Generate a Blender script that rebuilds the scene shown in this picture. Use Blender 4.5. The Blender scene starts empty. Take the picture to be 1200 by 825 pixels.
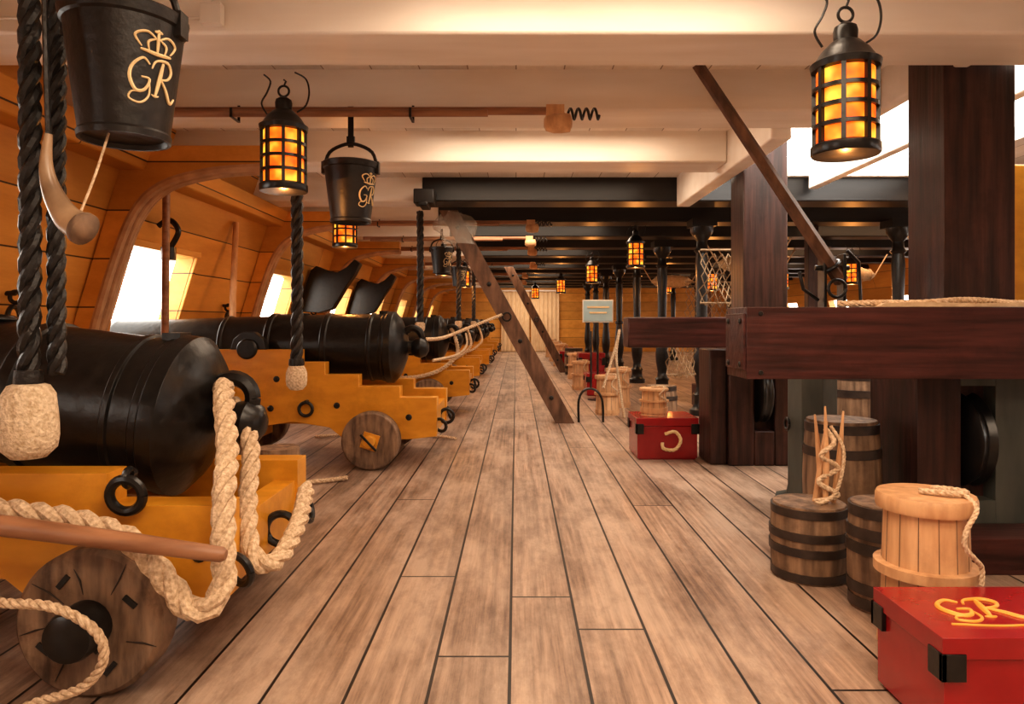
import bpy, bmesh, math, random
from mathutils import Vector, Matrix
random.seed(4)
scene=bpy.context.scene
R=math.radians

# ---------------------------------------------------------------- materials
def base(name):
    m=bpy.data.materials.new(name); m.use_nodes=True
    nt=m.node_tree; b=nt.nodes['Principled BSDF']
    return m,nt,b
def N(nt,t,**k):
    n=nt.nodes.new(t)
    for a,v in k.items(): setattr(n,a,v)
    return n
def ramp(nt,stops):
    r=N(nt,'ShaderNodeValToRGB'); e=r.color_ramp.elements
    while len(e)<len(stops): e.new(0.5)
    for i,(p,c) in enumerate(stops):
        e[i].position=p; e[i].color=(*c,1)
    return r
def noisy(name,c1,c2,scale=(4,4,4),nscale=3,rough=.6,bump=.1,detail=6,metal=0,rough2=None,coat=0,spec=.5,grime=0):
    m,nt,b=base(name)
    tc=N(nt,'ShaderNodeTexCoord'); mp=N(nt,'ShaderNodeMapping'); mp.inputs['Scale'].default_value=scale
    no=N(nt,'ShaderNodeTexNoise'); no.inputs['Scale'].default_value=nscale; no.inputs['Detail'].default_value=detail
    nt.links.new(tc.outputs['Object'],mp.inputs[0]); nt.links.new(mp.outputs[0],no.inputs['Vector'])
    r=ramp(nt,[(.3,c1),(.7,c2)]); nt.links.new(no.outputs['Fac'],r.inputs[0]); col=r.outputs[0]
    if grime:
        n3=N(nt,'ShaderNodeTexNoise'); n3.inputs['Scale'].default_value=5; n3.inputs['Detail'].default_value=10; n3.inputs['Roughness'].default_value=.72
        nt.links.new(tc.outputs['Object'],n3.inputs['Vector'])
        r3=ramp(nt,[(.36,(.45,.38,.33)),(.50,(1,1,1))]); nt.links.new(n3.outputs['Fac'],r3.inputs[0])
        m3=N(nt,'ShaderNodeMix',data_type='RGBA',blend_type='MULTIPLY'); m3.inputs['Factor'].default_value=grime
        nt.links.new(col,m3.inputs['A']); nt.links.new(r3.outputs[0],m3.inputs['B']); col=m3.outputs['Result']
    nt.links.new(col,b.inputs['Base Color'])
    b.inputs['Roughness'].default_value=rough; b.inputs['Metallic'].default_value=metal; b.inputs['Specular IOR Level'].default_value=spec
    if coat: b.inputs['Coat Weight'].default_value=coat; b.inputs['Coat Roughness'].default_value=.2
    if rough2 is not None:
        mr=N(nt,'ShaderNodeMapRange'); mr.inputs['To Min'].default_value=rough; mr.inputs['To Max'].default_value=rough2
        nt.links.new(no.outputs['Fac'],mr.inputs[0]); nt.links.new(mr.outputs[0],b.inputs['Roughness'])
    bp=N(nt,'ShaderNodeBump'); bp.inputs['Strength'].default_value=bump; bp.inputs['Distance'].default_value=.01
    nt.links.new(no.outputs['Fac'],bp.inputs['Height']); nt.links.new(bp.outputs[0],b.inputs['Normal'])
    return m
def planks(name,c1,c2,seam,length,width,order,grain,mortar=.004,rough=.55,off=(0,0),worn=None,bump=.25):
    """order: (u,v) object axes, u runs along the boards"""
    m,nt,b=base(name)
    tc=N(nt,'ShaderNodeTexCoord'); sp=N(nt,'ShaderNodeSeparateXYZ'); cb=N(nt,'ShaderNodeCombineXYZ')
    nt.links.new(tc.outputs['Object'],sp.inputs[0])
    a1=N(nt,'ShaderNodeMath',operation='ADD'); a1.inputs[1].default_value=off[0]
    a2=N(nt,'ShaderNodeMath',operation='ADD'); a2.inputs[1].default_value=off[1]+width*40
    nt.links.new(sp.outputs[order[0]],a1.inputs[0]); nt.links.new(sp.outputs[order[1]],a2.inputs[0])
    dv=N(nt,'ShaderNodeMath',operation='DIVIDE'); dv.inputs[1].default_value=width; nt.links.new(a2.outputs[0],dv.inputs[0])
    fl=N(nt,'ShaderNodeMath',operation='FLOOR'); nt.links.new(dv.outputs[0],fl.inputs[0])
    wn=N(nt,'ShaderNodeTexWhiteNoise',noise_dimensions='1D'); nt.links.new(fl.outputs[0],wn.inputs['W'])
    ma=N(nt,'ShaderNodeMath',operation='MULTIPLY_ADD'); ma.inputs[1].default_value=length; nt.links.new(wn.outputs['Value'],ma.inputs[0]); nt.links.new(a1.outputs[0],ma.inputs[2])
    nt.links.new(ma.outputs[0],cb.inputs[0]); nt.links.new(a2.outputs[0],cb.inputs[1])
    br=N(nt,'ShaderNodeTexBrick'); br.offset=0; br.offset_frequency=2
    br.inputs['Scale'].default_value=1; br.inputs['Brick Width'].default_value=length; br.inputs['Row Height'].default_value=width
    br.inputs['Mortar Size'].default_value=mortar; br.inputs['Mortar Smooth'].default_value=.3; br.inputs['Bias'].default_value=0
    br.inputs['Color1'].default_value=(0,0,0,1); br.inputs['Color2'].default_value=(1,1,1,1); br.inputs['Mortar'].default_value=(.5,.5,.5,1)
    nt.links.new(cb.outputs[0],br.inputs['Vector'])
    mp=N(nt,'ShaderNodeMapping'); mp.inputs['Scale'].default_value=grain
    no=N(nt,'ShaderNodeTexNoise'); no.inputs['Scale'].default_value=1; no.inputs['Detail'].default_value=9; no.inputs['Roughness'].default_value=.7
    ad=N(nt,'ShaderNodeVectorMath',operation='MULTIPLY_ADD'); ad.inputs[1].default_value=(7,7,7)
    nt.links.new(br.outputs['Color'],ad.inputs[0]); nt.links.new(tc.outputs['Object'],ad.inputs[2])
    nt.links.new(ad.outputs[0],mp.inputs[0]); nt.links.new(mp.outputs[0],no.inputs['Vector'])
    r=ramp(nt,[(.34,c1),(.66,c2)]); nt.links.new(no.outputs['Fac'],r.inputs[0])
    mv=N(nt,'ShaderNodeMapRange'); mv.inputs['To Min'].default_value=.74; mv.inputs['To Max'].default_value=1.1
    nt.links.new(br.outputs['Color'],mv.inputs[0])
    mu=N(nt,'ShaderNodeMix',data_type='RGBA',blend_type='MULTIPLY'); mu.inputs['Factor'].default_value=1
    nt.links.new(r.outputs[0],mu.inputs['A']); nt.links.new(mv.outputs[0],mu.inputs['B'])
    col=mu.outputs['Result']
    if worn:
        m2=N(nt,'ShaderNodeMapping'); m2.inputs['Scale'].default_value=(2.6,.7,1); nt.links.new(tc.outputs['Object'],m2.inputs[0])
        n2=N(nt,'ShaderNodeTexNoise'); n2.inputs['Scale'].default_value=1.3; n2.inputs['Detail'].default_value=9; n2.inputs['Roughness'].default_value=.65
        nt.links.new(m2.outputs[0],n2.inputs['Vector'])
        r2=ramp(nt,[(.42,(0,0,0)),(.60,(.72,.72,.72))]); nt.links.new(n2.outputs['Fac'],r2.inputs[0])
        mw=N(nt,'ShaderNodeMix',data_type='RGBA'); mw.inputs['B'].default_value=(*worn,1)
        nt.links.new(r2.outputs[0],mw.inputs['Factor']); nt.links.new(col,mw.inputs['A']); col=mw.outputs['Result']
        m4=N(nt,'ShaderNodeMapping'); m4.inputs['Scale'].default_value=(1.6,.6,1); nt.links.new(tc.outputs['Object'],m4.inputs[0])
        n3=N(nt,'ShaderNodeTexNoise'); n3.inputs['Scale'].default_value=2.2; n3.inputs['Detail'].default_value=12; n3.inputs['Roughness'].default_value=.78
        nt.links.new(m4.outputs[0],n3.inputs['Vector'])
        r3=ramp(nt,[(.36,(.46,.41,.38)),(.54,(1,1,1))]); nt.links.new(n3.outputs['Fac'],r3.inputs[0])
        m3=N(nt,'ShaderNodeMix',data_type='RGBA',blend_type='MULTIPLY'); m3.inputs['Factor'].default_value=.85
        nt.links.new(col,m3.inputs['A']); nt.links.new(r3.outputs[0],m3.inputs['B']); col=m3.outputs['Result']
    mx=N(nt,'ShaderNodeMix',data_type='RGBA'); mx.inputs['B'].default_value=(*seam,1)
    nt.links.new(br.outputs['Fac'],mx.inputs['Factor']); nt.links.new(col,mx.inputs['A']); nt.links.new(mx.outputs['Result'],b.inputs['Base Color'])
    b.inputs['Roughness'].default_value=rough
    s=N(nt,'ShaderNodeMath',operation='SUBTRACT'); nt.links.new(no.outputs['Fac'],s.inputs[0])
    s2=N(nt,'ShaderNodeMath',operation='MULTIPLY'); s2.inputs[1].default_value=2; nt.links.new(br.outputs['Fac'],s2.inputs[0]); nt.links.new(s2.outputs[0],s.inputs[1])
    bp=N(nt,'ShaderNodeBump'); bp.inputs['Strength'].default_value=bump; bp.inputs['Distance'].default_value=.006
    nt.links.new(s.outputs[0],bp.inputs['Height']); nt.links.new(bp.outputs[0],b.inputs['Normal'])
    return m

FLOOR=planks('deck_planks',(.17,.105,.072),(.53,.37,.27),(.012,.008,.006),5.2,.2155,(1,0),(38,1.3,38),mortar=.0055,rough=.42,off=(1.9,.018),worn=(.56,.425,.33))
WALL=planks('ochre_hull_planks',(.56,.255,.045),(.74,.37,.085),(.04,.016,.006),5.3,.30,(1,2),(3,.8,5),mortar=.005,rough=.40,off=(.7,.12),bump=.12)
CEIL=planks('cream_ceiling_boards',(.80,.71,.61),(.90,.83,.75),(.35,.26,.19),4.0,.25,(1,0),(8,1,8),mortar=.004,rough=.5,bump=.1)
CREAM=noisy('cream_beam_paint',(.80,.71,.61),(.91,.84,.76),(.5,3,3),2.4,.42,.18)
BLACKBEAM=noisy('black_beam_paint',(.007,.006,.006),(.016,.013,.012),(.6,4,4),4,.40,.1)
DARKWOOD=noisy('dark_varnished_oak',(.018,.009,.008),(.075,.030,.023),(16,16,1.2),2,.42,.35,coat=.10,spec=.4,grime=.5)
DARKWOODX=noisy('dark_varnished_oak_beam',(.024,.007,.006),(.090,.026,.022),(1.2,16,16),2,.38,.35,coat=.12,spec=.4,grime=.5)
GREYPAINT=noisy('grey_green_paint',(.055,.062,.055),(.10,.105,.09),(6,6,1.5),2,.45,.1)
OCHRE=noisy('carriage_ochre_paint',(.60,.26,.020),(.74,.345,.034),(2,5,5),3,.33,.10,coat=.15,grime=.22)
IRON=noisy('black_iron',(.006,.006,.006),(.016,.014,.013),(5,5,5),6,.30,.12)
GUN=noisy('black_gun_iron',(.005,.005,.005),(.015,.013,.012),(6,6,6),5,.23,.20,rough2=.42,spec=.45)
ELM=noisy('truck_elm_wood',(.065,.038,.025),(.34,.22,.14),(9,3,2),3,.65,.7,detail=10,grime=.8)
POLE=noisy('brown_pole_wood',(.22,.10,.05),(.42,.21,.11),(1.5,10,10),3,.4,.12)
BRACE=noisy('brace_oak',(.070,.034,.020),(.21,.11,.065),(9,9,2),2,.5,.3,grime=.4)
PALEWOOD=noisy('pale_pine',(.50,.27,.13),(.74,.45,.24),(9,9,1.2),3,.5,.15,grime=.25)
TAN=noisy('tan_trim_wood',(.40,.23,.13),(.58,.36,.21),(4,4,4),3,.45,.1)
STAVE=noisy('barrel_staves',(.09,.052,.03),(.36,.23,.14),(14,14,1.2),2,.62,.4,grime=.6)
HOOP=noisy('barrel_hoop',(.022,.015,.012),(.055,.036,.027),(5,5,5),4,.45,.1)
RED=noisy('red_chest_paint',(.26,.006,.009),(.36,.013,.015),(3,3,3),2,.25,.06,coat=.4)
GOLD=noisy('gold_paint',(.72,.36,.05),(.85,.46,.10),(6,6,6),3,.4,.02)
IVORY=noisy('ivory_paint',(.76,.55,.28),(.86,.68,.40),(6,6,6),3,.5,.02)
ROPE=noisy('manila_rope',(.44,.30,.18),(.82,.64,.45),(30,30,30),3,.85,.6,grime=.3)
BROPE=noisy('tarred_rope',(.008,.007,.006),(.022,.019,.018),(30,30,30),3,.40,.4)
FLEECE=noisy('fleece',(.50,.36,.22),(.85,.70,.52),(45,45,45),2,.95,1.0)
LEATHER=noisy('black_leather',(.006,.005,.004),(.014,.010,.009),(9,9,9),5,.42,.2)
HORN=noisy('horn',(.05,.025,.015),(.45,.30,.18),(5,5,4),1.5,.3,.1)
CANVAS=noisy('canvas',(.70,.50,.30),(.82,.63,.41),(8,8,2),3,.8,.15)
HAMMOCK=noisy('hammock_canvas',(.50,.36,.22),(.68,.52,.34),(8,8,8),3,.85,.3)
NETM=noisy('old_net_cord',(.24,.16,.09),(.40,.28,.17),(20,20,20),3,.85,.3)
SIGN=noisy('pale_blue_sign',(.32,.48,.55),(.40,.56,.62),(3,3,3),2,.5,.0)
PLASTIC=noisy('white_plastic',(.75,.68,.6),(.8,.73,.65),(3,3,3),2,.4,.0)
SHOT=noisy('shot_iron',(.012,.011,.011),(.03,.027,.026),(5,5,5),4,.4,.1)
def lanternglow():
    m,nt,b=base('glowing_horn_pane')
    tc=N(nt,'ShaderNodeTexCoord')
    no=N(nt,'ShaderNodeTexNoise'); no.inputs['Scale'].default_value=11; nt.links.new(tc.outputs['Object'],no.inputs['Vector'])
    r=ramp(nt,[(.32,(.90,.035,.003)),(.48,(1,.17,.008)),(.64,(1,.50,.05))]); nt.links.new(no.outputs['Fac'],r.inputs[0])
    nt.links.new(r.outputs[0],b.inputs['Emission Color']); b.inputs['Emission Strength'].default_value=1.35
    b.inputs['Base Color'].default_value=(.35,.10,.01,1)
    return m
GLOW=lanternglow()
def clearfilm():
    m,nt,b=base('clear_plastic_film')
    b.inputs['Base Color'].default_value=(.8,.8,.75,1); b.inputs['Alpha'].default_value=.3; b.inputs['Roughness'].default_value=.15
    return m
FILM=clearfilm()

# ---------------------------------------------------------------- mesh builder
def frame(t):
    t=t.normalized(); u=Vector((0,0,1)) if abs(t.z)<.9 else Vector((1,0,0))
    a=t.cross(u).normalized(); return a, t.cross(a).normalized()
def catmull(P,step=.02,closed=False):
    P=[Vector(p) for p in P]; out=[]; n=len(P)
    for i in range(n-1):
        p0=P[max(i-1,0)];p1=P[i];p2=P[i+1];p3=P[min(i+2,n-1)]
        k=max(2,int((p2-p1).length/step))
        for j in range(k):
            t=j/k
            out.append(.5*((2*p1)+(p2-p0)*t+(2*p0-5*p1+4*p2-p3)*t*t+(3*p1-p0-3*p2+p3)*t**3))
    out.append(P[-1]); return out
class M:
    def __init__(s): s.v=[];s.f=[];s.mi=[];s.mats=[]
    def add(s,vs,fs,mat):
        if mat not in s.mats: s.mats.append(mat)
        k=s.mats.index(mat); o=len(s.v)
        s.v+= [Vector(v) for v in vs]
        for f in fs: s.f.append([i+o for i in f]); s.mi.append(k)
    def box(s,lo,hi,mat,rot=None,about=None):
        x0,y0,z0=lo;x1,y1,z1=hi
        vs=[Vector(p) for p in [(x0,y0,z0),(x1,y0,z0),(x1,y1,z0),(x0,y1,z0),(x0,y0,z1),(x1,y0,z1),(x1,y1,z1),(x0,y1,z1)]]
        if rot is not None:
            c=Vector(about) if about is not None else sum(vs,Vector())/8
            vs=[rot@(v-c)+c for v in vs]
        s.add(vs,[(0,3,2,1),(4,5,6,7),(0,1,5,4),(1,2,6,5),(2,3,7,6),(3,0,4,7)],mat)
    def lathe(s,prof,o,ax,mat,seg=32):
        o=Vector(o); ax=Vector(ax).normalized(); a,b=frame(ax); vs=[];fs=[]
        for r,t in prof:
            r=max(r,.0005)
            for i in range(seg):
                th=2*math.pi*i/seg; vs.append(o+ax*t+(a*math.cos(th)+b*math.sin(th))*r)
        for j in range(len(prof)-1):
            for i in range(seg):
                k=(i+1)%seg; fs.append((j*seg+i,j*seg+k,(j+1)*seg+k,(j+1)*seg+i))
        fs.append(tuple(range(seg))[::-1]); fs.append(tuple((len(prof)-1)*seg+i for i in range(seg)))
        s.add(vs,fs,mat)
    def cyl(s,o,ax,r,l,mat,seg=24,e=.0):
        if e: s.lathe([(r-e,0),(r,e),(r,l-e),(r-e,l)],o,ax,mat,seg)
        else: s.lathe([(r,0),(r,l)],o,ax,mat,seg)
    def ball(s,c,r,mat,seg=16):
        s.lathe([(r*math.sin(math.pi*i/9),-r*math.cos(math.pi*i/9)) for i in range(10)],c,(0,0,1),mat,seg)
    def tube(s,P,r,mat,seg=8):
        P=[Vector(p) for p in P]; n=len(P); vs=[];fs=[]
        rr=r if isinstance(r,(list,tuple)) else [r]*n
        t=(P[1]-P[0]).normalized(); a,b=frame(t)
        for i in range(n):
            t2=(P[min(i+1,n-1)]-P[max(i-1,0)])
            if t2.length<1e-7: t2=t
            t2.normalize(); a=(a-t2*a.dot(t2)).normalized(); b=t2.cross(a)
            for k in range(seg):
                th=2*math.pi*k/seg; vs.append(P[i]+(a*math.cos(th)+b*math.sin(th))*rr[i])
        for j in range(n-1):
            for i in range(seg):
                k=(i+1)%seg; fs.append((j*seg+i,j*seg+k,(j+1)*seg+k,(j+1)*seg+i))
        fs.append(tuple(range(seg))[::-1]); fs.append(tuple((n-1)*seg+i for i in range(seg)))
        s.add(vs,fs,mat)
    def rope(s,P,r,mat,pitch=None,strands=3):
        pitch=pitch or r*6.0
        Q=catmull(P,pitch/9); n=len(Q); t=(Q[1]-Q[0]).normalized(); a,b=frame(t); st=[[] for _ in range(strands)]; L=0
        for i in range(n):
            if i: L+=(Q[i]-Q[i-1]).length
            t2=(Q[min(i+1,n-1)]-Q[max(i-1,0)]).normalized(); a=(a-t2*a.dot(t2)).normalized(); b=t2.cross(a)
            for k in range(strands):
                th=2*math.pi*(L/pitch+k/strands); st[k].append(Q[i]+(a*math.cos(th)+b*math.sin(th))*r*.5)
        for k in range(strands): s.tube(st[k],r*.56,mat,8)
    def torus(s,c,Rr,r,nrm,mat,seg=24,a0=0,a1=2*math.pi):
        c=Vector(c); a,b=frame(Vector(nrm))
        n=seg+1
        s.tube([c+(a*math.cos(a0+(a1-a0)*i/seg)+b*math.sin(a0+(a1-a0)*i/seg))*Rr for i in range(n)],r,mat,8)
    def prism(s,poly,lo,hi,mat,axis='y'):
        n=len(poly)
        if axis=='y': vs=[(x,lo,z) for x,z in poly]+[(x,hi,z) for x,z in poly]
        elif axis=='x': vs=[(lo,y,z) for y,z in poly]+[(hi,y,z) for y,z in poly]
        else: vs=[(x,y,lo) for x,y in poly]+[(x,y,hi) for x,y in poly]
        fs=[tuple(range(n)),tuple(range(2*n-1,n-1,-1))]+[(i,i+n,(i+1)%n+n,(i+1)%n) for i in range(n)]
        s.add(vs,fs,mat)
    def mesh(s,name,ang=38):
        me=bpy.data.meshes.new(name); me.from_pydata([tuple(v) for v in s.v],[],s.f)
        for m in s.mats: me.materials.append(m)
        me.polygons.foreach_set('material_index',s.mi)
        bm=bmesh.new(); bm.from_mesh(me); bmesh.ops.recalc_face_normals(bm,faces=bm.faces)
        bm.to_mesh(me); bm.free()
        me.polygons.foreach_set('use_smooth',[True]*len(me.polygons)); me.set_sharp_from_angle(angle=R(ang)); me.update()
        return me
    def build(s,name,loc=(0,0,0),bevel=0,rotz=0):
        return place(s.mesh(name),name,loc,bevel,rotz)
def place(me,name,loc=(0,0,0),bevel=0,rotz=0):
    o=bpy.data.objects.new(name,me); o.location=loc; o.rotation_euler[2]=rotz
    scene.collection.objects.link(o)
    if bevel:
        b=o.modifiers.new('bevel','BEVEL'); b.width=bevel; b.segments=2; b.limit_method='ANGLE'; b.angle_limit=R(40); b.harden_normals=False
    return o

# ---------------------------------------------------------------- room shell
YB,YF=-2.5,24.0
XR=7.6
CH=2.30; BB=2.085; HG=BB-.003
m=M(); m.box((-3.1,YB,-.12),(XR+.4,YF+.2,0),FLOOR); m.build('floor')
m=M()
def slab(x0,x1,y0,y1): m.box((x0,y0,CH),(x1,y1,CH+.1),CEIL)
slab(-2.6,1.6,YB,YF+.2); slab(3.6,XR+.4,YB,YF+.2); slab(1.6,3.6,YB,3.05); slab(1.6,1.95,3.05,4.0); slab(1.6,3.6,6.35,YF+.2)
m.build('ceiling')
prof=[(0,-2.85),(.35,-2.84),(.62,-2.81),(1.0,-2.74),(1.5,-2.59),(2.0,-2.43),(2.42,-2.29)]
def wx(z):
    for (za,xa),(zb,xb) in zip(prof,prof[1:]):
        if za<=z<=zb: return xa+(xb-xa)*(z-za)/(zb-za)
portsY=[-.4,2.4,5.22,7.85,10.6,13.4,16.2,19.0,21.6]
def hull(name,sign,x0):
    ys=[YB]
    for p in portsY: ys+=[p-.47,p+.47]
    ys.append(YF+.2); ys=sorted(ys)
    mm=M(); n=len(prof); T=.14
    for j in range(len(ys)-1):
        mid=(ys[j]+ys[j+1])/2; isport=any(abs(mid-p)<.1 for p in portsY)
        for i in range(n-1):
            if isport and i in (2,3): continue
            (za,xa),(zb,xb)=prof[i],prof[i+1]
            q=[(x0+sign*xa,za),(x0+sign*xb,zb),(x0+sign*(xb-T),zb),(x0+sign*(xa-T),za)]
            mm.prism(q,ys[j],ys[j+1],WALL)
    me=bpy.data.meshes.new(name); me.from_pydata([tuple(v) for v in mm.v],[],mm.f); me.materials.append(WALL)
    bm=bmesh.new(); bm.from_mesh(me); bmesh.ops.recalc_face_normals(bm,faces=bm.faces); bm.to_mesh(me); bm.free()
    return place(me,name)
hull('wall_left',1,0); hull('wall_right',-1,XR-2.85)
m=M(); m.box((-3.1,YF,0),(XR+.4,YF+.2,CH),WALL); m.build('wall_far')
m=M(); m.box((-3.1,YB-.2,0),(XR+.4,YB,CH),CREAM); m.build('wall_back_blocker')  # unseen wall, added to keep flat sky light out from behind
m=M()
def curtain(x0,x1,y,z0,z1):
    n=60; vs=[];fs=[]
    for i in range(n+1):
        x=x0+(x1-x0)*i/n; yy=y+.02*math.sin(i*.7)+.006*math.sin(i*2.1)
        vs+= [(x,yy,z0),(x,yy,z1)]
    for i in range(n): fs.append((2*i,2*i+2,2*i+3,2*i+1))
    m.add(vs,fs,CANVAS)
curtain(-.5,.45,YF-.12,.02,2.05); curtain(.5,1.45,YF-.1,.02,2.05); m.box((-.6,YF-.2,2.03),(1.55,YF-.05,2.08),CREAM)
m.build('canvas_curtain')
def beam(y,x0,x1,dark=False,d=.34,split=-.85):
    m=M()
    if dark:
        m.box((x0,y,BB),(split,y+d,CH+.02),CREAM); m.box((split+.002,y-.004,BB-.002),(x1,y+d+.004,CH+.01),BLACKBEAM)
    else: m.box((x0,y,BB),(x1,y+d,CH+.02),CREAM)
    m.build('ceiling_beam',bevel=.012)
beam(1.45,-2.45,XR-.4); beam(.1,-2.45,XR-.4); beam(-1.2,-2.45,XR-.4)
beam(2.70,-2.45,XR-.4); beam(3.68,-2.45,1.9); beam(4.86,-2.45,1.45)
y=6.42
while y<23.5:
    beam(y,-2.45,XR-.4,True); y+=1.32
m=M(); m.box((1.45,4.03,2.03),(1.57,6.40,CH+.05),CREAM); m.box((1.90,3.05,BB+.01),(1.97,4.02,CH+.05),CREAM)
m.box((2.62,3.05,2.18),(2.70,6.35,2.42),CREAM)
m.build('hatch_carling',bevel=.01)
m=M(); m.prism([(-2.5,1.93),(-2.30,1.93),(-2.24,2.08),(-2.5,2.08)],YB,YF,WALL); m.build('trim_1',bevel=.01)
m=M(); m.box((-2.83,YB,0),(-2.55,YF,.16),WALL); m.build('baseboard_left',bevel=.02)
for i,p in enumerate(portsY[1:],1):
    m=M()
    for yy in (p-.47,p+.47):
        for za,zb in ((.62,1.0),(1.0,1.5)):
            y0,y1=(yy,yy+.045) if yy>p else (yy-.045,yy)
            m.prism([(wx(za)+.002,za),(wx(za)+.03,za),(wx(zb)+.03,zb),(wx(zb)+.002,zb)],y0,y1,WALL)
    m.box((wx(1.5)+.002,p-.515,1.5),(wx(1.5)+.045,p+.515,1.55),WALL)
    m.box((wx(.62)+.002,p-.515,.57),(wx(.62)+.05,p+.515,.62),WALL)
    m.build('window_%d'%i,bevel=.006)
def knee(y):
    inner=catmull([(-2.74,0,.62),(-2.65,0,.86),(-2.52,0,1.3),(-2.38,0,1.66),(-2.2,0,1.84),(-1.9,0,1.925),(-1.58,0,1.95)],.06)
    outer=[(-1.58,2.08),(-2.0,2.08),(-2.40,2.08),(-2.45,1.95),(-2.58,1.5),(-2.73,1.0),(-2.80,.62)]
    m=M(); m.prism([(p.x,p.z) for p in inner]+outer,y-.07,y+.07,WALL)
    m.tube([p+Vector((0,y-.05,0)) for p in inner],.028,TAN,8); m.tube([p+Vector((0,y+.05,0)) for p in inner],.028,TAN,8); m.tube([p+Vector((0.01,y,-.004)) for p in inner],.03,TAN,8)
    m.build('hanging_knee')
for y in (4.45,7.05,9.65,12.2,14.9,17.6,20.3): knee(y)
for y in (8.75,11.3):
    m=M(); P=[(-2.56,1.50),(-2.52,1.62),(-2.45,1.68),(-2.33,1.63),(-2.19,1.60),(-2.08,1.66),(-1.98,1.76),(-1.91,1.71),(-1.99,1.56),(-2.09,1.42),(-2.17,1.28),(-2.25,1.15),(-2.42,1.10),(-2.68,1.12)]
    m.prism(P,y-.08,y+.08,IRON); m.build('iron_knee_bracket',bevel=.01)

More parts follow.
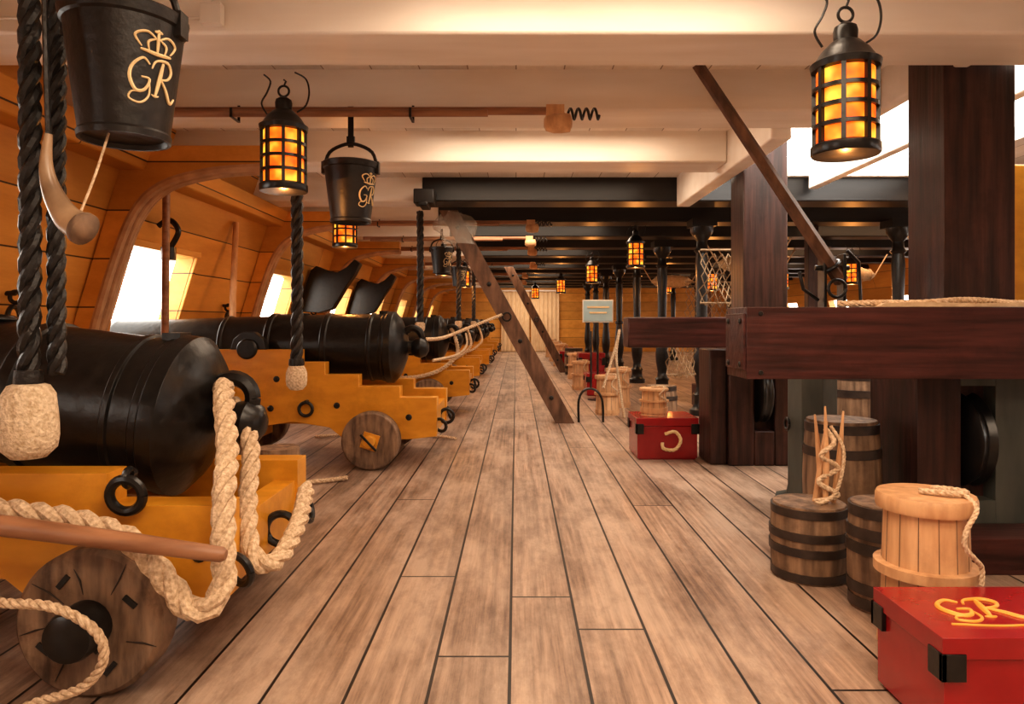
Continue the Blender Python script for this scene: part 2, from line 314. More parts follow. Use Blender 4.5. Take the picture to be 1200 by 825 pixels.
# ---------------------------------------------------------------- guns
def gun_mesh(tilt,name,near=False):
    m=M()
    if near: prof=[(-1.33,.22),(-1.33,.80),(-.62,.80),(-.62,.66),(-.42,.66),(-.42,.565),(-.02,.565),(-.02,.475),(.31,.475),(.31,.21),(.22,.19),(-.2,.19),(-.3,.27),(-.55,.31),(-.8,.27),(-.9,.2)]; E=.31
    else: prof=[(-1.33,.22),(-1.33,.80),(-.5,.80),(-.5,.715),(-.33,.715),(-.33,.63),(-.10,.63),(-.10,.55),(.18,.55),(.18,.475),(.43,.475),(.43,.21),(.25,.19),(-.2,.19),(-.3,.27),(-.55,.31),(-.8,.27),(-.9,.2)]; E=.43
    for y0,y1 in ((-.38,-.275),(.275,.38)): m.prism(prof,y0,y1,OCHRE)
    m.box((-.09,-.39,.12),(.09,.39,.25),OCHRE); m.box((-1.15,-.39,.12),(-.95,.39,.26),OCHRE)
    m.box((-1.3,-.28,.3),(-1.2,.28,.6),OCHRE); m.box((-.9,-.2,.27),(E-.05,.2,.33),OCHRE); m.box((E-.09,-.28,.22),(E-.01,.28,.40),OCHRE)
    m.prism([(-.45,.335),(.22,.335),(.22,.36),(-.45,.40)],-.12,.12,PALEWOOD)
    for s in (-1,1):
        for x,z in ((-1.2,.72),(-1.2,.4),(-.66,.60),(-.25,.42),(.24,.34),(-.7,.4)):
            m.lathe([(.022,0),(.022,.006),(.012,.014)],(x,s*.38,z),(0,s,0),IRON,12)
        m.torus((-.45,s*.42,.40),.045,.012,(0,1,.0),IRON); m.tube([(-.45,s*.37,.45),(-.45,s*.43,.45)],.012,IRON)
        m.torus((-1.0,s*.42,.46),.055,.013,(0,1,0),IRON)
        m.prism([(-.98,.80),(-.96,.87),(-.90,.92),(-.82,.92),(-.76,.87),(-.74,.80)],s*.33-.035,s*.33+.035,IRON)
        for xw,rw in ((0,.195),(-1.05,.21)):
            o=(xw,s*.40,rw)
            m.lathe([(.05,0),(rw-.012,0),(rw,.012),(rw,.088),(rw-.012,.10),(.05,.10)],o,(0,s,0),ELM,40)
            m.lathe([(.066,.08),(.066,.17),(.060,.19),(.03,.20)] if near else [(.045,.08),(.045,.14),(.04,.15),(.02,.155)],o,(0,s,0),IRON if near else OCHRE,24)
            if not near: m.box((xw-.055,s*.503-.006,rw-.055),(xw+.055,s*.503+.006,rw+.055),OCHRE,rot=Matrix.Rotation(.3,3,'Y'))
            for k in range(4):
                th=k*math.pi/2+.5; c=Vector((xw+math.cos(th)*rw*.66,s*.503,rw+math.sin(th)*rw*.66))
                if near: m.box(c-Vector((.020,.004,.007)),c+Vector((.020,.004,.007)),IRON,rot=Matrix.Rotation(-th+1.2,3,'Y'))
            if near:
                for th,r0,r1 in ((.9,.10,.19),(2.4,.08,.18),(-.4,.11,.19),(4.1,.09,.17),(1.7,.08,.15),(3.2,.1,.18)):   # drying cracks
                    c0=Vector((xw+math.cos(th)*r0,s*.5015,rw+math.sin(th)*r0)); c1=Vector((xw+math.cos(th+.1)*r1,s*.5015,rw+math.sin(th+.1)*r1))
                    m.tube([c0,(c0+c1)/2+Vector((.004,0,.003)),c1],[.001,.003,.001],HOOP,5)
            m.box((xw-.075,s*(.535 if near else .553)-.006,rw-.008),(xw+.075,s*(.535 if near else .553)+.006,rw+.008),IRON,rot=Matrix.Rotation(.8,3,'Y'))
    m.torus((E+.03,0,.30),.05,.013,(0,1,0),IRON); m.torus((E+.02,-.33,.28),.045,.012,(.5,1,.3),IRON)
    m.torus((E+.02,.33,.28),.045,.012,(1,0,.3),IRON)
    tr=Vector((-.86,0,.80 if near else .815)); ax=Vector((-math.cos(tilt),0,math.sin(tilt))); o=tr-ax*(.92 if near else .95)
    bp=[(0,-.240),(.03,-.238),(.06,-.22),(.078,-.18),(.066,-.14),(.046,-.115),(.046,-.09),(.10,-.078),(.15,-.06),(.21,-.035),(.238,-.012),(.250,0),(.262,.008),(.262,.055),(.250,.064),(.25,.085),(.243,.09),(.241,.15),(.25,.155),(.25,.172),(.241,.178),(.236,.46),(.246,.465),(.246,.50),(.236,.505),(.232,.53),(.228,.86),(.238,.865),(.238,.90),(.222,.905),(.215,.93),(.207,1.2),(.215,1.205),(.215,1.23),(.203,1.235),(.17,2.0),(.176,2.01),(.176,2.03),(.165,2.04),(.15,2.45),(.158,2.46),(.158,2.49),(.15,2.5),(.165,2.6),(.188,2.68),(.188,2.72),(.16,2.75),(.075,2.75),(.07,2.5),(0,2.5)]
    m.lathe(bp,o,ax,GUN,64)
    m.cyl(tr+Vector((0,-.40,-.01)),(0,1,0),.07,.80,GUN,24,.01)
    up=Vector((math.sin(tilt),0,math.cos(tilt)))
    m.torus(o-ax*.12+up*.075,.066,.027,(0,1,0),GUN)
    m.box(o+ax*.09+up*.235-Vector((.03,.04,.0)),o+ax*.09+up*.235+Vector((.03,.04,.03)),GUN)
    m.torus(o+ax*.7+up*.235,.06,.008,up,GUN)
    return m.mesh(name)
g1=gun_mesh(.135,'naval_cannon',True); g2=gun_mesh(.012,'naval_cannon_level')
place(g1,'naval_cannon',(-1.12,2.35,0),.006)
place(g2,'naval_cannon',(-.97,5.2,0),.006)
for i,yy in enumerate((7.95,10.7,13.5,16.3,19.1,21.7)): place(g2,'naval_cannon',(-.93-.03*(i%2),yy,0),.006)
for yy in (8.0,10.6,13.4,16.2,19.0): place(g2,'naval_cannon',(XR-2.85+.97,yy,0),.006,math.pi)

m=M(); m.rope([(-1.0,2.42,.70),(-.95,2.30,.775),(-.89,2.16,.72),(-.835,2.05,.62),(-.795,1.93,.52),(-.765,1.85,.40),(-.752,1.82,.32),(-.775,1.80,.265),(-.83,1.80,.258),(-.885,1.80,.325),(-.98,1.815,.42),(-1.12,1.83,.468),(-1.26,1.84,.488),(-1.45,1.86,.50),(-1.8,1.9,.50),(-2.5,1.9,.5),(-2.76,1.9,.6)],.032,ROPE)
m.rope([(-1.0,2.42,.70),(-.92,2.36,.70),(-.85,2.27,.58),(-.825,2.18,.45),(-.79,2.10,.33),(-.745,2.08,.275),(-.71,2.14,.28),(-.705,2.30,.34),(-.74,2.5,.40)],.029,ROPE)
m.build('breeching_rope')
m=M(); m.rope([(-1.6,1.80,.36),(-1.45,1.76,.33),(-1.254,1.70,.315),(-1.10,1.68,.31),(-1.0,1.68,.255),(-.985,1.69,.18),(-1.04,1.70,.11),(-1.15,1.71,.07),(-1.28,1.71,.03),(-1.6,1.72,.014)],.012,ROPE); m.build('tackle_rope')
m=M(); m.tube([(-2.1,1.79,.575),(-1.283,1.755,.483),(-.95,1.75,.442),(-.725,1.745,.413),(-.715,1.745,.412)],[.03,.026,.023,.019,.012],POLE,16); m.build('handspike')
m=M(); m.torus((-1.06,1.925,.515),.045,.014,(0,1,.1),IRON); m.torus((-1.06,1.94,.56),.022,.010,(1,0,0),IRON); m.tube([(-1.06,1.945,.57),(-1.06,1.966,.57)],.012,IRON); m.build('ring_bolt')
for gx,gy in ((-.93,7.95),(-.96,10.7),(-.93,13.5)):
    m=M()
    m.rope([(gx+.20,gy+.0,.92),(gx+.26,gy-.08,.80),(gx+.28,gy-.28,.62),(gx+.05,gy-.43,.45),(gx-.35,gy-.45,.40),(gx-.9,gy-.45,.50),(gx-1.7,gy-.46,.62)],.022,ROPE)
    m.build('breeching_rope')
m=M(); m.rope([(-1.05,4.4,.02),(-1.3,4.3,.016),(-1.6,4.4,.016),(-1.9,4.5,.02),(-2.2,4.5,.02)],.014,ROPE); m.rope([(-.5,5.9,.02),(-.8,6.1,.02),(-1.2,6.2,.02),(-1.7,6.0,.02)],.013,ROPE); m.build('tackle_rope')
m=M(); m.rope([(-.66,5.2,.86),(-.60,5.9,.86),(-.45,6.5,.93),(-.14,6.88,1.06)],.015,ROPE); m.rope([(-.62,5.3,.70),(-.52,6.3,.70),(-.50,7.2,.76),(-.56,7.9,.86)],.012,ROPE); m.build('barrier_rope')

# ---------------------------------------------------------------- lanterns
def lantern(x,y,zb,light=7):
    m=M(); r=.098; h=.25
    m.lathe([(r+.004,0),(r+.008,.006),(r+.008,.030),(r,.036),(r-.02,.038)],(0,0,0),(0,0,1),IRON,32)
    m.lathe([(r-.010,.03),(r-.010,h+.03)],(0,0,0),(0,0,1),GLOW,32)
    for z in (.092,.152,.212): m.lathe([(r-.012,z-.0065),(r+.002,z-.0065),(r+.002,z+.0065),(r-.012,z+.0065)],(0,0,0),(0,0,1),IRON,32)
    for k in range(8):
        th=2*math.pi*k/8+.3; c=(math.cos(th)*(r-.004),math.sin(th)*(r-.004))
        m.box((c[0]-.007,c[1]-.007,.03),(c[0]+.007,c[1]+.007,h+.03),IRON,rot=Matrix.Rotation(th,3,'Z'))
    m.lathe([(r-.01,h+.02),(r+.006,h+.025),(r+.010,h+.045),(r-.004,h+.055),(.075,h+.085),(.045,h+.115),(.036,h+.12),(.038,h+.15),(.034,h+.165),(.012,h+.18),(.0,h+.185)],(0,0,0),(0,0,1),IRON,32)
    m.torus((0,0,h+.205),.024,.005,(0,1,0),IRON)
    m.tube(catmull([(-.075,0,h+.10),(-.10,0,h+.15),(-.075,0,h+.20),(-.06,0,h+.25),(-.09,0,h+.28)],.01),.004,IRON,6)
    m.tube(catmull([(.06,0,h+.11),(.10,0,h+.14),(.115,0,h+.20),(.10,0,h+.26),(.05,0,h+.29)],.01),.004,IRON,6)
    m.tube([(0,0,h+.225),(.01,0,h+.25),(0,0,HG-zb)],.004,IRON,6)
    m.build('hanging_lantern',(x,y,zb))
    l=bpy.data.lights.new('lantern_light','POINT'); l.energy=light; l.color=(1,.40,.10); l.shadow_soft_size=0
    lo=bpy.data.objects.new('lantern_light',l); lo.location=(x,y,zb-.05); scene.collection.objects.link(lo)
lantern(-1.05,3.2,1.575,5); lantern(1.065,2.29,1.525,4)
lantern(-1.45,6.0,1.62,7); lantern(1.35,8.0,1.60,8); lantern(1.2,11.2,1.60,8); lantern(4.55,9.6,1.50,12); lantern(-.95,9.3,1.6,8); lantern(.95,15,1.6,9); lantern(3.2,11.6,1.5,12)
lantern(-.9,12.4,1.6,9); lantern(.5,18.5,1.6,9); lantern(3.2,15.0,1.6,12); lantern(4.9,13.0,1.6,12)

CY=[([(.55,.85),(.35,1.0),(.08,.75),(.02,.4),(.2,.05),(.45,.1),(.57,.42),(.33,.45)],1.3),([(.57,.42),(.58,-.05),(.35,-.3),(.05,-.22),(.1,-.02),(.35,.0)],.8),
    ([(.78,-.02),(.88,.5),(.98,1.0)],1.5),([(.62,.75),(.75,1.0),(1.15,1.06),(1.32,.82),(1.18,.58),(.88,.5)],1.1),([(.95,.5),(1.15,.25),(1.38,-.08),(1.62,.12)],1.2),
    ([(.66,.0),(.78,-.04),(.9,.0)],.8)]
CR=[([(.25,1.25),(.75,1.2),(1.25,1.25)],1.4),([(.28,1.32),(.08,1.62),(.4,1.78),(.72,1.62)],1),([(1.22,1.32),(1.42,1.62),(1.1,1.78),(.78,1.62)],1),([(.75,1.22),(.75,1.5),(.75,1.92)],1.2),([(.62,1.84),(.75,1.85),(.88,1.84)],1.2),([(.5,1.25),(.46,1.5),(.7,1.64)],.9),([(1.0,1.25),(1.04,1.5),(.8,1.64)],.9)]
def cypher(m,fn,s,w,mat,crown=True):
    for pts,k in CY+(CR if crown else []):
        q=catmull([(a,b,0) for a,b in pts],.05); n=len(q)
        P=[fn((p.x-.75)*s,p.y*s) for p in q]
        m.tube(P,[w*k*(.5+.5*math.sin(math.pi*min(1,max(0,i/(n-1))))) for i in range(n)],mat,6)

def bucket(x,y,zb,th=.55,text=True):
    m=M(); H=.30; r0=.098; r1=.135
    rf=lambda z: r0+(r1-r0)*z/H
    m.lathe([(0,.012),(r0-.01,.012),(r0-.004,0),(r0+.004,0),(r0+.006,.014),(r0+.002,.02),(rf(.27),.27),(rf(.275)+.006,.275),(r1+.008,.30),(r1+.002,.305),(r1-.006,.30),(r0-.006,.03),(0,.03)],(0,0,0),(0,0,1),LEATHER,40)
    m.tube([(-r1,0,.27)]+catmull([(-r1,0,.28),(-r1*.8,0,.36),(-.03,0,.40),(.03,0,.40),(r1*.8,0,.36),(r1,0,.28)],.02)+[(r1,0,.27)],.009,LEATHER,8)
    for s in (-1,1): m.box((s*r1-.010,-.02,.25),(s*r1+.010,.02,.31),LEATHER)
    m.box((-.014,-.004,.385),(.014,.004,HG-zb),LEATHER); m.box((-.02,-.008,.41),(.02,.008,.44),IRON)
    if text:
        def P(u,z):
            z+=.095; r=rf(z)+.001; a=th+u/r; return (math.sin(a)*r,-math.cos(a)*r,z)
        cypher(m,P,.078,.0034,IVORY)
    m.build('leather_fire_bucket',(x,y,zb))
bucket(-.95,1.72,1.425,1.08); bucket(-.84,3.6,1.49,1.10); bucket(-.87,8.3,1.56,.8); bucket(-.9,11.2,1.56)

def hangrope(x,y,zb,r,double=False,er=.05,eh=.13):
    m=M()
    m.rope([(0,0,eh),(.004,0,eh+.5),(0,0,HG-zb)],r,BROPE)
    if double: m.rope([(.052,.03,eh+.04),(.05,.03,eh+.5),(.055,.03,HG-zb)],r*.85,BROPE)
    m.lathe([(0,-.0),(er*.6,.006),(er*.95,.03),(er*1.02,.06),(er,.10),(er*.9,eh-.01),(er*.7,eh+.012),(r*.9,eh+.02)],(0,0,0),(0,0,1),FLEECE,28)
    m.lathe([(r*1.2,eh+.01),(r*1.3,eh+.02),(r*1.2,eh+.05)],(0,0,0),(0,0,1),BROPE,16)
    m.build('rope_with_fleece_end',(x,y,zb))
hangrope(-1.225,1.78,.64,.026,True,.066,.175); hangrope(-1.24,4.0,.60,.034,False,.058,.13)
hangrope(-.95,7.0,.88,.035,False,.05,.1); hangrope(-.78,9.6,.9,.035,False,.05,.1); hangrope(-.75,12.5,.9,.035,False,.05,.1)
m=M()
P=catmull([(-1.03,1.56,1.40),(-1.035,1.56,1.33),(-1.02,1.56,1.27),(-.985,1.555,1.215),(-.955,1.55,1.195)],.012)
m.tube(P,[.008+.026*(i/(len(P)-1))**1.2 for i in range(len(P))],HORN,20)
m.lathe([(.034,0),(.037,.004),(.037,.016),(.028,.02),(.012,.03)],P[-1],(P[-1]-P[-3]).normalized(),ELM,20)
m.tube(catmull([(-1.03,1.56,1.40),(-1.03,1.55,1.60),(-1.04,1.55,HG)],.05),.006,BROPE,6); m.tube(catmull([(-.955,1.555,1.23),(-.95,1.60,1.32),(-.955,1.66,1.428)],.02),.003,ROPE,6)
m.build('powder_horn')
def rammer(y,x0,x1):
    m=M()
    m.tube([(x0,y,2.045),(x1,y,2.045)],.020,POLE,14); m.tube([(x0+.1,y-.05,2.018),(x1-.3,y-.05,2.02)],.018,POLE,14)
    m.lathe([(.02,0),(.04,.01),(.05,.05),(.05,.09),(.045,.13),(.02,.14)],(x1-.02,y+.0,1.985),(1,0,0),PALEWOOD,20)
    m.box((x1-.01,y-.03,2.0),(x1+.08,y+.03,2.07),PALEWOOD)
    m.tube([(x1+.08,y,2.03)]+[(x1+.1+.16*i/60,y+.026*math.cos(i*.42),2.03+.026*math.sin(i*.42)) for i in range(61)],.007,IRON,6)
    for xx in (x0+.5,(x0+x1)/2+.35):
        m.box((xx-.006,y-.075,1.994),(xx+.006,y+.03,2.0),IRON); m.box((xx-.006,y-.076,1.994),(xx+.006,y-.071,2.04),IRON); m.box((xx-.006,y+.024,1.994),(xx+.006,y+.03,2.08),IRON)
    m.build('gun_rammer')
rammer(3.55,-1.9,.16)
for yy in (7.5,8.9,10.1,12.7,15.4,18): rammer(yy,-1.9+random.uniform(-.1,.1),.2+random.uniform(-.1,.1))

def brace(p0,p1,w,d,name,mat=BRACE):
    p0=Vector(p0);p1=Vector(p1); t=(p1-p0).normalized(); a=Vector((0,1,0)); b=t.cross(a)
    m=M(); vs=[]
    for p in (p0,p1):
        for sa,sb in ((-1,-1),(1,-1),(1,1),(-1,1)): vs.append(p+a*sa*d/2+b*sb*w/2)
    for v in vs[:4]: v.z=p0.z
    for v in vs[4:]: v.z=p1.z
    m.add(vs,[(0,1,2,3),(4,5,6,7),(0,1,5,4),(1,2,6,5),(2,3,7,6),(3,0,4,7)],mat)
    n=4
    for i in range(n):
        c=p0+(p1-p0)*(.12+.8*i/(n-1)); m.lathe([(.022,0),(.022,.010),(.014,.016)],c+Vector((0,-d/2,0)),(0,-1,0),IRON,14)
    m.torus(p0+(p1-p0)*.5+Vector((0,-d/2-.03,0)),.04,.009,(0,1,0),IRON)
    return m.build(name,bevel=.012)
brace((.48,7.0,0),(-.66,7.0,2.08),.21,.18,'leaning_brace_timber')
brace((.95,14,0),(-.15,14,2.08),.2,.16,'leaning_brace_timber')
m=M(); bm_v=[];n=18
for j in range(7):
    for i in range(n):
        th=2*math.pi*i/n; r=(.08,.15,.19,.19,.16,.15,.17)[j]*(1+random.uniform(-.22,.22)); bm_v.append((-.62+j*.012+math.cos(th)*r,6.98+math.sin(th)*r*.9,2.07-.055*j+random.uniform(-.015,.015)))
m.add(bm_v,[(j*n+i,j*n+(i+1)%n,(j+1)*n+(i+1)%n,(j+1)*n+i) for j in range(6) for i in range(n)],FILM); m.build('plastic_wrap')
m=M(); m.box((-.90,6.20,2.03),(-.72,6.40,2.16),BLACKBEAM); m.box((-.85,6.15,2.0),(-.77,6.4,2.04),BLACKBEAM); m.build('beam_socket',bevel=.01)
m=M(); a=Vector((.90,3.52,2.27)); b=Vector((1.70,3.7,1.20)); d=(b-a).normalized()
m.tube([a,a+(b-a)*.7,b],[.028,.034,.038],BRACE,6); m.torus(b-d*.1,.045,.01,d,IRON); m.build('pump_lever')
m=M()
for sx in (1.60,1.70): m.box((sx-.008,3.66,.93),(sx+.008,3.74,1.34),IRON)
m.tube([(1.56,3.7,1.27),(1.74,3.7,1.27)],.014,IRON); m.tube([(1.58,3.7,1.10),(1.5,3.7,1.16),(1.48,3.7,1.25)],.010,IRON); m.torus((1.65,3.64,1.16),.045,.009,(0,1,0),IRON); m.cyl((1.65,3.7,.86),(0,0,1),.09,.08,IRON)
m.tube([(1.72,3.7,.95),(1.80,3.7,1.10),(1.79,3.7,1.30),(1.72,3.68,1.36)],.009,IRON)
m.lathe([(.20,0),(.20,.05),(.14,.07),(.13,.12),(.13,.78),(.16,.80),(.16,.86)],(1.58,3.78,0),(0,0,1),GREYPAINT,8)
m.torus((1.43,3.74,.45),.03,.008,(1,0,0),IRON)
m.build('elm_tree_pump',bevel=.005)

# ---------------------------------------------------------------- bitts on right
def sheave_post(m,x0,x1,y0,y1,z1,mf,mside):
    w=x1-x0; sx0=x0+w*.40; sx1=x0+w*.72
    m.box((x0,y0,0),(sx0,y1,z1),mside); m.box((sx1,y0,0),(x1,y1,z1),mf)
    m.box((sx0,y0,0),(sx1,y1,z1*.30),mf); m.box((sx0,y0,z1*.93),(sx1,y1,z1),mf); m.box((sx0,y0+.12,z1*.30),(sx1,y1,z1*.93),BLACKBEAM)
    zc=z1*.62; r=z1*.27
    m.lathe([(r*.3,0),(r*.9,0),(r,.01),(r*.93,.04),(r,.07),(r*.9,.08),(r*.3,.08)],((sx0+sx1)/2-.04,y0+.12,zc),(1,0,0),IRON,36)
m=M()
m.box((1.86,3.08,.0),(2.17,3.36,CH),DARKWOOD)
sheave_post(m,1.70,2.16,3.0,3.40,.77,GREYPAINT,DARKWOOD)
m.box((.895,2.75,.765),(2.9,3.0,1.045),DARKWOODX)
m.box((.885,2.76,.80),(.897,2.99,1.02),DARKWOODX)
for z in (.82,.99):
    for yy in (2.80,2.95): m.lathe([(.012,0),(.012,.005),(.006,.008)],(.885,yy,z),(-1,0,0),IRON,10)
for xx,z in ((.95,1.02),(.95,.79)): m.lathe([(.010,0),(.010,.004)],(xx,2.75,z),(0,-1,0),IRON,10)
m.box((1.75,2.76,0),(2.9,2.98,.14),DARKWOODX)
m.build('riding_bitts',bevel=.012)
m=M()
m.box((1.59,4.95,0),(1.90,5.25,CH-.01),DARKWOOD)
sheave_post(m,1.46,1.90,4.86,5.2,.80,DARKWOOD,DARKWOOD)
m.box((1.34,4.9,0),(1.46,5.2,.80),DARKWOOD)
m.box((.73,4.62,.82),(2.9,4.84,1.02),DARKWOODX)
m.build('riding_bitts',bevel=.01)
m=M(); m.rope([(1.30,2.86,1.06),(1.42,2.82,1.062),(1.55,2.88,1.065),(1.7,2.84,1.062),(1.85,2.9,1.065),(2.0,2.86,1.063),(2.2,2.88,1.06)],.013,ROPE); m.rope([(1.38,2.92,1.062),(1.6,2.80,1.064),(1.8,2.82,1.075),(2.1,2.93,1.062)],.012,ROPE)
m.prism([(1.42,1.047),(1.45,1.062),(1.6,1.066),(1.8,1.060),(2.05,1.066),(2.3,1.05),(2.3,1.047)],2.78,2.95,HAMMOCK)
m.build('coiled_line')
m=M(); m.box((2.20,3.42,1.05),(2.75,3.46,1.75),OCHRE); m.box((2.20,3.42,0),(2.75,3.46,.3),OCHRE); m.box((2.5,3.42,.28),(2.68,3.46,1.06),OCHRE); m.build('ochre_board',bevel=.01)

def stanchion(x,y):
    m=M()
    m.lathe([(.13,0),(.13,.06),(.10,.08),(.085,.12),(.085,.2),(.10,.22),(.07,.25),(.06,.32),(.085,.45),(.09,.55),(.075,.75),(.055,.95),(.075,.97),(.075,1.0),(.055,1.02),(.06,1.3),(.07,1.6),(.06,1.72),(.085,1.75),(.06,1.78),(.055,1.85),(.09,1.90),(.12,1.95),(.12,2.08)],(0,0,0),(0,0,1),IRON,20)
    m.box((-.13,-.13,2.0),(.13,.13,2.08),BLACKBEAM)
    m.build('turned_stanchion',(x,y,0))
for y in (7.55,9.6,11.6,13.6,15.6,17.6,19.6): stanchion(1.98,y)
for y in (5.7,7.6,9.6,11.6,13.6,16,18.5): stanchion(4.1,y)
m=M()
for yy in (8.0,12.4):
    m.box((2.5,yy,0),(2.62,yy+.12,2.08),DARKWOOD); m.box((3.3,yy,0),(3.42,yy+.12,2.08),DARKWOOD); m.box((2.5,yy,.95),(3.42,yy+.1,1.03),DARKWOOD)
m.build('companion_rail',bevel=.01)
def net(x0,x1,y,z0,z1,nx,nz,name='rope_netting'):
    m=M()
    for i in range(nx+1):
        for sgn in (-1,1):
            for js in (range(nz+1),range(nz,-1,-1)):
                P=[]
                for j in js:
                    u=(i+sgn*(j if js[0]==0 else nz-j)*.5)/nx
                    if -.001<=u<=1.001: P.append((x0+(x1-x0)*u,y+.05*math.sin(u*6+j),z0+(z1-z0)*j/nz-.04*math.sin(math.pi*u)))
                if len(P)>1: m.tube(P,.0045,NETM,5)
    m.tube([(x0,y,z1),(x1,y,z1)],.010,NETM,6); m.tube([(x0,y,z0),(x1,y,z0)],.010,NETM,6); m.build(name)
net(1.55,1.85,7.3,.45,.95,6,8); net(1.56,1.90,6.0,1.15,1.6,6,8)
net(2.15,3.0,9.0,.6,1.5,12,14)

# ---------------------------------------------------------------- kegs, barrels, chests
def barrel(x,y,r,h,name='wooden_barrel',bul=.10,mat=STAVE,hoops=(.06,.28,.72,.94),hm=HOOP,z=0,hk=1.5):
    m=M(); n=22
    def rr(t): return r*(1-bul*(2*t-1)**2)
    seg=n*2; ts=[0,.1,.25,.5,.75,.9,1]; vs=[];fs=[]
    for t in ts:
        for i in range(seg):
            th=2*math.pi*i/seg; q=rr(t)*(1 if i%2 else .98); vs.append((math.cos(th)*q,math.sin(th)*q,t*h))
    for j in range(len(ts)-1):
        for i in range(seg): fs.append((j*seg+i,j*seg+(i+1)%seg,(j+1)*seg+(i+1)%seg,(j+1)*seg+i))
    fs.append(tuple(range(seg))); m.add(vs,fs,mat)
    m.lathe([(rr(1)*.985,h),(rr(1)*.9,h+.001),(rr(1)*.88,h-.018),(0,h-.018)],(0,0,0),(0,0,1),mat,32)
    for t in hoops:
        hw=(.035*h/.3*.5+.004)*hk; z0=max(.001,t*h-hw/2); z1=min(h-.002,t*h+hw/2)
        m.lathe([(rr(t)-.004,z0),(rr(t)+.004,z0),(rr(t)+.004,z1),(rr(t)-.004,z1)],(0,0,0),(0,0,1),hm,32)
    return m.build(name,(x,y,z))
barrel(1.145,2.77,.145,.285,bul=.07,hoops=(.08,.42,.62,.92))
barrel(1.285,2.46,.125,.36,bul=.08,hoops=(.08,.22,.6,.74,.94))
barrel(1.47,3.20,.165,.55,bul=.10,hoops=(.06,.25,.75,.94),hk=1.1)
barrel(-1.25,3.72,.11,.33,'wooden_tub',-.0,STAVE,(.2,.8),hk=1)
def tub(x,y,r,h,z=0):
    m=M()
    m.lathe([(r*1.0,0),(r*.97,.005),(r*.88,h*.9),(r*.88,h*.95)],(0,0,0),(0,0,1),PALEWOOD,36)
    for k in range(14):
        th=2*math.pi*k/14; c,s_=math.cos(th),math.sin(th)
        m.tube([(c*r*.972,s_*r*.972,.01),(c*r*.882,s_*r*.882,h*.9)],.0014,STAVE,4)
    m.lathe([(r*.93,h*.50),(r*1.10,h*.505),(r*1.10,h*.565),(r*.93,h*.57)],(0,0,0),(0,0,1),PALEWOOD,36)
    m.lathe([(r*.8,h*.90),(r*1.04,h*.905),(r*1.06,h*.92),(r*1.06,h*.98),(r*1.03,h)],(0,0,0),(0,0,1),PALEWOOD,36)
    m.lathe([(r*.98,.02),(r*1.02,.02),(r*1.01,.06),(r*.97,.06)],(0,0,0),(0,0,1),PALEWOOD,36)
    m.rope([(-r*.2,-r*.1,h+.01),(r*.1,-r*.35,h+.012),(r*.5,-r*.5,h+.012),(r*.75,-r*.3,h+.012),(r*.5,0,h+.012),(r*.2,r*.1,h+.012)],.010*r/.14,ROPE)
    m.rope([(r*.6,-r*.5,h+.01),(r*.55,-r*1.0,h*.97),(r*.25,-r*1.12,h*.85),(r*.2,-r*1.14,h*.76),(r*.45,-r*1.10,h*.68),(r*.65,-r*1.02,h*.62),(r*.62,-r*1.06,h*.52)],.008*r/.14,ROPE)
    m.build('cartridge_box',(x,y,z))
tub(1.225,2.12,.128,.475)
def chest(x0,x1,y0,y1,h,z=0,text=True,handle=True):
    m=M()
    m.box((x0,y0,z+.012),(x1,y1,z+h*.80),RED); m.box((x0-.008,y0-.008,z+h*.81),(x1+.008,y1+.008,z+h),RED); m.box((x0+.01,y0+.01,z),(x1-.01,y1-.01,z+.02),RED)
    for cx in (x0,x1):
        for cy in (y0,y1):
            sx=1 if cx==x0 else -1; sy=1 if cy==y0 else -1; za,zb=.62,.86
            m.box((min(cx-sx*.012,cx+sx*.045),min(cy-sy*.012,cy),z+h*za),(max(cx-sx*.012,cx+sx*.045),max(cy-sy*.012,cy),z+h*zb),IRON)
            m.box((min(cx-sx*.012,cx),min(cy-sy*.012,cy+sy*.045),z+h*za),(max(cx-sx*.012,cx),max(cy-sy*.012,cy+sy*.045),z+h*zb),IRON)
    cx=(x0+x1)/2; cy=(y0+y1)/2
    if text:
        cypher(m,lambda u,v:(cx-.03+u*1.25,cy-.04+v,z+h+.001),.10,.0055,GOLD,False)
        m.tube(catmull([(cx-.15,cy-.085,z+h+.001),(cx-.03,cy-.095,z+h+.001),(cx+.12,cy-.08,z+h+.001)],.02),.0035,GOLD,6)
    if handle:
        m.rope([(cx-.02,y0-.012,z+h*.62),(cx+.05,y0-.022,z+h*.68),(cx+.09,y0-.022,z+h*.48),(cx+.05,y0-.022,z+h*.26),(cx-.03,y0-.022,z+h*.28),(cx-.04,y0-.015,z+h*.42)],.013,IVORY)
    m.build('red_powder_chest',bevel=.005)
chest(.985,1.40,1.63,1.93,.262,handle=False)
chest(.87,1.30,5.08,5.45,.30,text=False)
tub(1.02,5.24,.10,.20,.302)
chest(.95,1.35,9.5,9.9,.3,text=False,handle=False); chest(1.0,1.4,11.2,11.6,.5,text=False,handle=False)
tub(.98,7.6,.13,.42); tub(1.2,8.3,.14,.45); tub(.95,10.4,.13,.42); tub(1.05,12.4,.15,.45)
barrel(1.35,6.6,.15,.4); barrel(1.1,13.5,.18,.5)
chest(.9,1.3,14.5,14.9,.4,text=False,handle=False)
for yy in (16.0,18.0,20.2): tub(1.0,yy,.16,.5); chest(.9,1.35,yy+.8,yy+1.2,.4,text=False,handle=False)
barrel(2.7,5.6,.2,.6); barrel(3.2,6.9,.2,.6); barrel(2.45,7.0,.15,.4)
m=M()
m.box((2.1,8.2,0),(3.5,8.48,.26),DARKWOODX)
for i in range(10): m.ball((2.2+i*.135,8.34,.305),.06,SHOT)
m.build('shot_garland',bevel=.01)
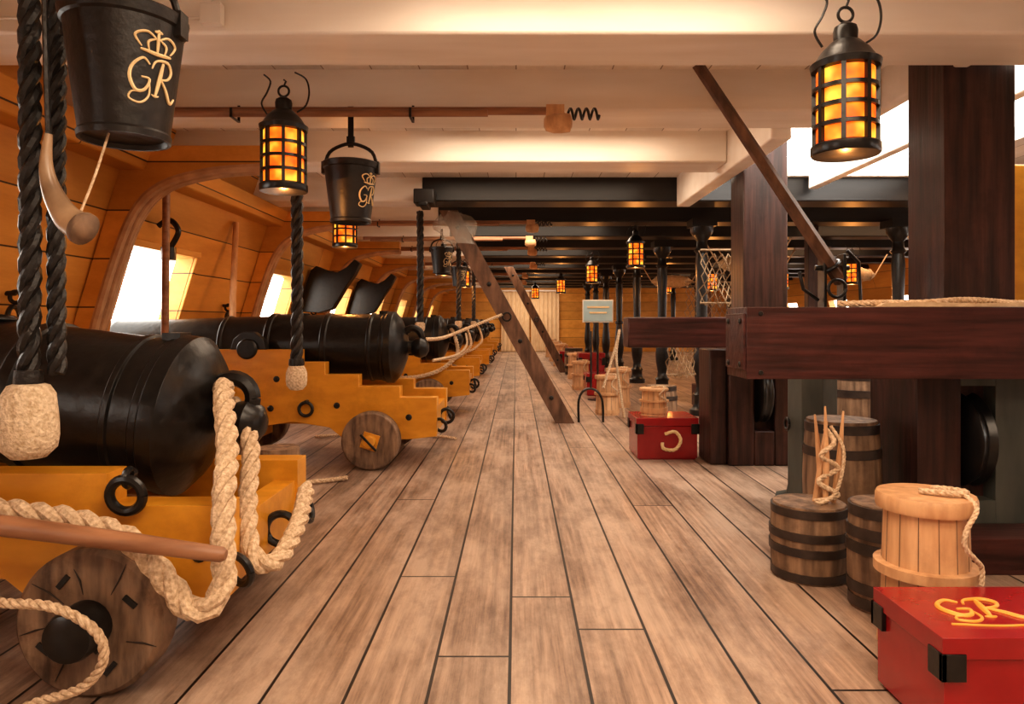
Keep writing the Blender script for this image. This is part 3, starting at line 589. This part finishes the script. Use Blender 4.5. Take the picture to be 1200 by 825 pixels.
for hx,hy in ((3.0,9.2),(3.6,10.6),(5.3,8.6),(5.4,11.4),(2.9,13.2)):
    m=M(); L=.75
    m.lathe([(.02,0),(.07,.06),(.11,.2),(.12,L/2),(.11,L-.2),(.07,L-.06),(.02,L)],(hx-L/2,hy,1.75),(1,0,0),HAMMOCK,18)
    for t in (.12,.3,.5,.7,.88): m.torus((hx-L/2+L*t,hy,1.75),.118 if .2<t<.8 else .09,.008,(1,0,0),ROPE,18)
    for s in (-1,1): m.tube([(hx+s*L/2,hy,1.75),(hx+s*(L/2+.2),hy,HG)],.010,ROPE,6)
    m.build('rolled_hammock')
m=M()
for i,(dx,dy,t) in enumerate(((-.03,0,.12),(.01,.03,-.03),(.035,-.02,.1),(0,-.03,.02))):
    m.tube([(1.20+dx,2.78+dy,.272),(1.20+dx+t*.25,2.78+dy,.45),(1.20+dx+t*.5-.01,2.78+dy,.60+.02*i)],[.010,.013,.004],PALEWOOD,8)
m.rope([(1.16,2.75,.29),(1.24,2.73,.32),(1.17,2.74,.37),(1.25,2.75,.42),(1.18,2.74,.47),(1.23,2.74,.52),(1.21,2.77,.57)],.010,ROPE)
m.rope([(1.23,2.77,.58),(1.265,2.74,.50),(1.255,2.73,.40),(1.22,2.72,.32),(1.16,2.71,.29)],.007,ROPE)
m.build('cord_bundle')
m=M(); m.box((.86,8.98,1.0),(1.22,9.0,1.26),SIGN); m.box((.845,9.0,.985),(1.235,9.012,1.275),PLASTIC); m.box((.90,8.975,1.17),(1.18,8.98,1.19),IVORY); m.box((.93,8.975,1.10),(1.15,8.98,1.12),IVORY)
m.tube([(1.04,9.03,0),(1.04,9.03,1.2)],.014,IRON,8); m.lathe([(.13,0),(.13,.012),(.02,.02)],(1.04,9.03,0),(0,0,1),IRON,20); m.build('information_sign')
m=M(); m.tube(catmull([(.62,7.0,0),(.62,7.0,.22),(.68,7.0,.32),(.78,7.0,.32),(.85,7.0,.22),(.86,7.0,0)],.03),.012,IRON,8); m.tube([(.74,7.0,.33),(.74,7.0,.9)],.010,IRON); m.build('iron_hoop_stand')
m=M(); m.rope([(.86,7.0,.34),(1.0,7.1,.75),(1.05,7.2,.9),(1.02,7.2,.6),(1.1,7.2,.02)],.014,ROPE); m.build('barrier_rope')
m=M(); m.tube([(-2.35,5.85,.2),(-2.42,6.05,1.2),(-2.45,6.2,1.86)],[.03,.028,.024],PALEWOOD,12); m.build('sponge_staff')
m=M(); m.tube([(-2.33,4.68,.1),(-2.32,4.70,1.88)],.024,POLE,12); m.build('rammer_staff')
m=M(); m.tube(catmull([(-2.42,4.95,1.50),(-2.36,4.95,1.62),(-2.42,4.95,1.70),(-2.5,4.95,1.66)],.02),.02,IRON,8); m.cyl((-2.43,4.95,1.42),(0,0,1),.05,.09,IRON); m.build('port_lid_tackle_block')
m=M()
for px_,y_ in ((-2.70,3.75),(-2.69,6.5),(-2.68,9.2)):
    m.torus((px_+.04,y_,1.0),.07,.013,(1,.2,0),IRON); m.torus((px_+.05,y_,1.12),.03,.011,(0,1,0),IRON); m.tube([(px_-.0,y_,1.14),(px_+.05,y_,1.14)],.014,IRON)
m.build('hull_ring_bolts')
m=M(); m.box((-1.19,2.66,2.11),(-1.11,2.698,2.19),PLASTIC); m.tube([(-1.15,2.68,2.19),(-1.15,2.68,2.29)],.006,PLASTIC); m.tube([(-1.19,2.685,2.14),(-2.3,2.685,2.14)],.006,PLASTIC)
m.build('junction_box',bevel=.004)

# ---------------------------------------------------------------- lights
def area(loc,size,e,col=(1,.79,.59),rot=(0,0,0),sy=None):
    l=bpy.data.lights.new('deck_fill','AREA'); l.energy=e; l.color=col; l.size=size  # added fill light under the ceiling, no real lamp hangs here
    if sy: l.shape='RECTANGLE'; l.size_y=sy
    o=bpy.data.objects.new('deck_fill',l); o.location=loc; o.rotation_euler=rot; scene.collection.objects.link(o)
area((.6,.8,2.27),1.8,33,sy=.5)
area((.7,-.6,2.27),2.2,52,sy=.6)
area((.3,2.25,2.27),1.4,15,sy=.4)
area((.2,4.45,2.27),1.6,14,sy=.4); area((.2,5.8,2.27),1.9,19,sy=.5)
for y in (8.55,11.2,13.8,16.5,19.2,21.6):
    area((.2,y,2.27),1.9,24,sy=.5)
area((.5,22.9,2.27),1.9,26,sy=.3)
for y in (4.45,5.8,8.55,11.2,13.8,16.5,19.2,21.6):
    area((4.9,y,2.27),2.0,18,col=(1,.60,.33),sy=.5)  # added warm fill for the right side of the deck
w=bpy.data.worlds.new('world'); scene.world=w; w.use_nodes=True
bg=w.node_tree.nodes['Background']; bg.inputs[0].default_value=(1,.93,.84,1); bg.inputs[1].default_value=6.5

cam=bpy.data.cameras.new('camera'); cam.lens=24.9; cam.sensor_width=36; cam.shift_x=-.004; cam.shift_y=-.0288; cam.clip_start=.05
co=bpy.data.objects.new('camera',cam); co.location=(0,0,.985); co.rotation_euler=(R(90),0,0); scene.collection.objects.link(co); scene.camera=co
scene.view_settings.view_transform='Standard'
try: scene.view_settings.look='Medium High Contrast'
except Exception as e: print('look',e)
scene.view_settings.exposure=.12
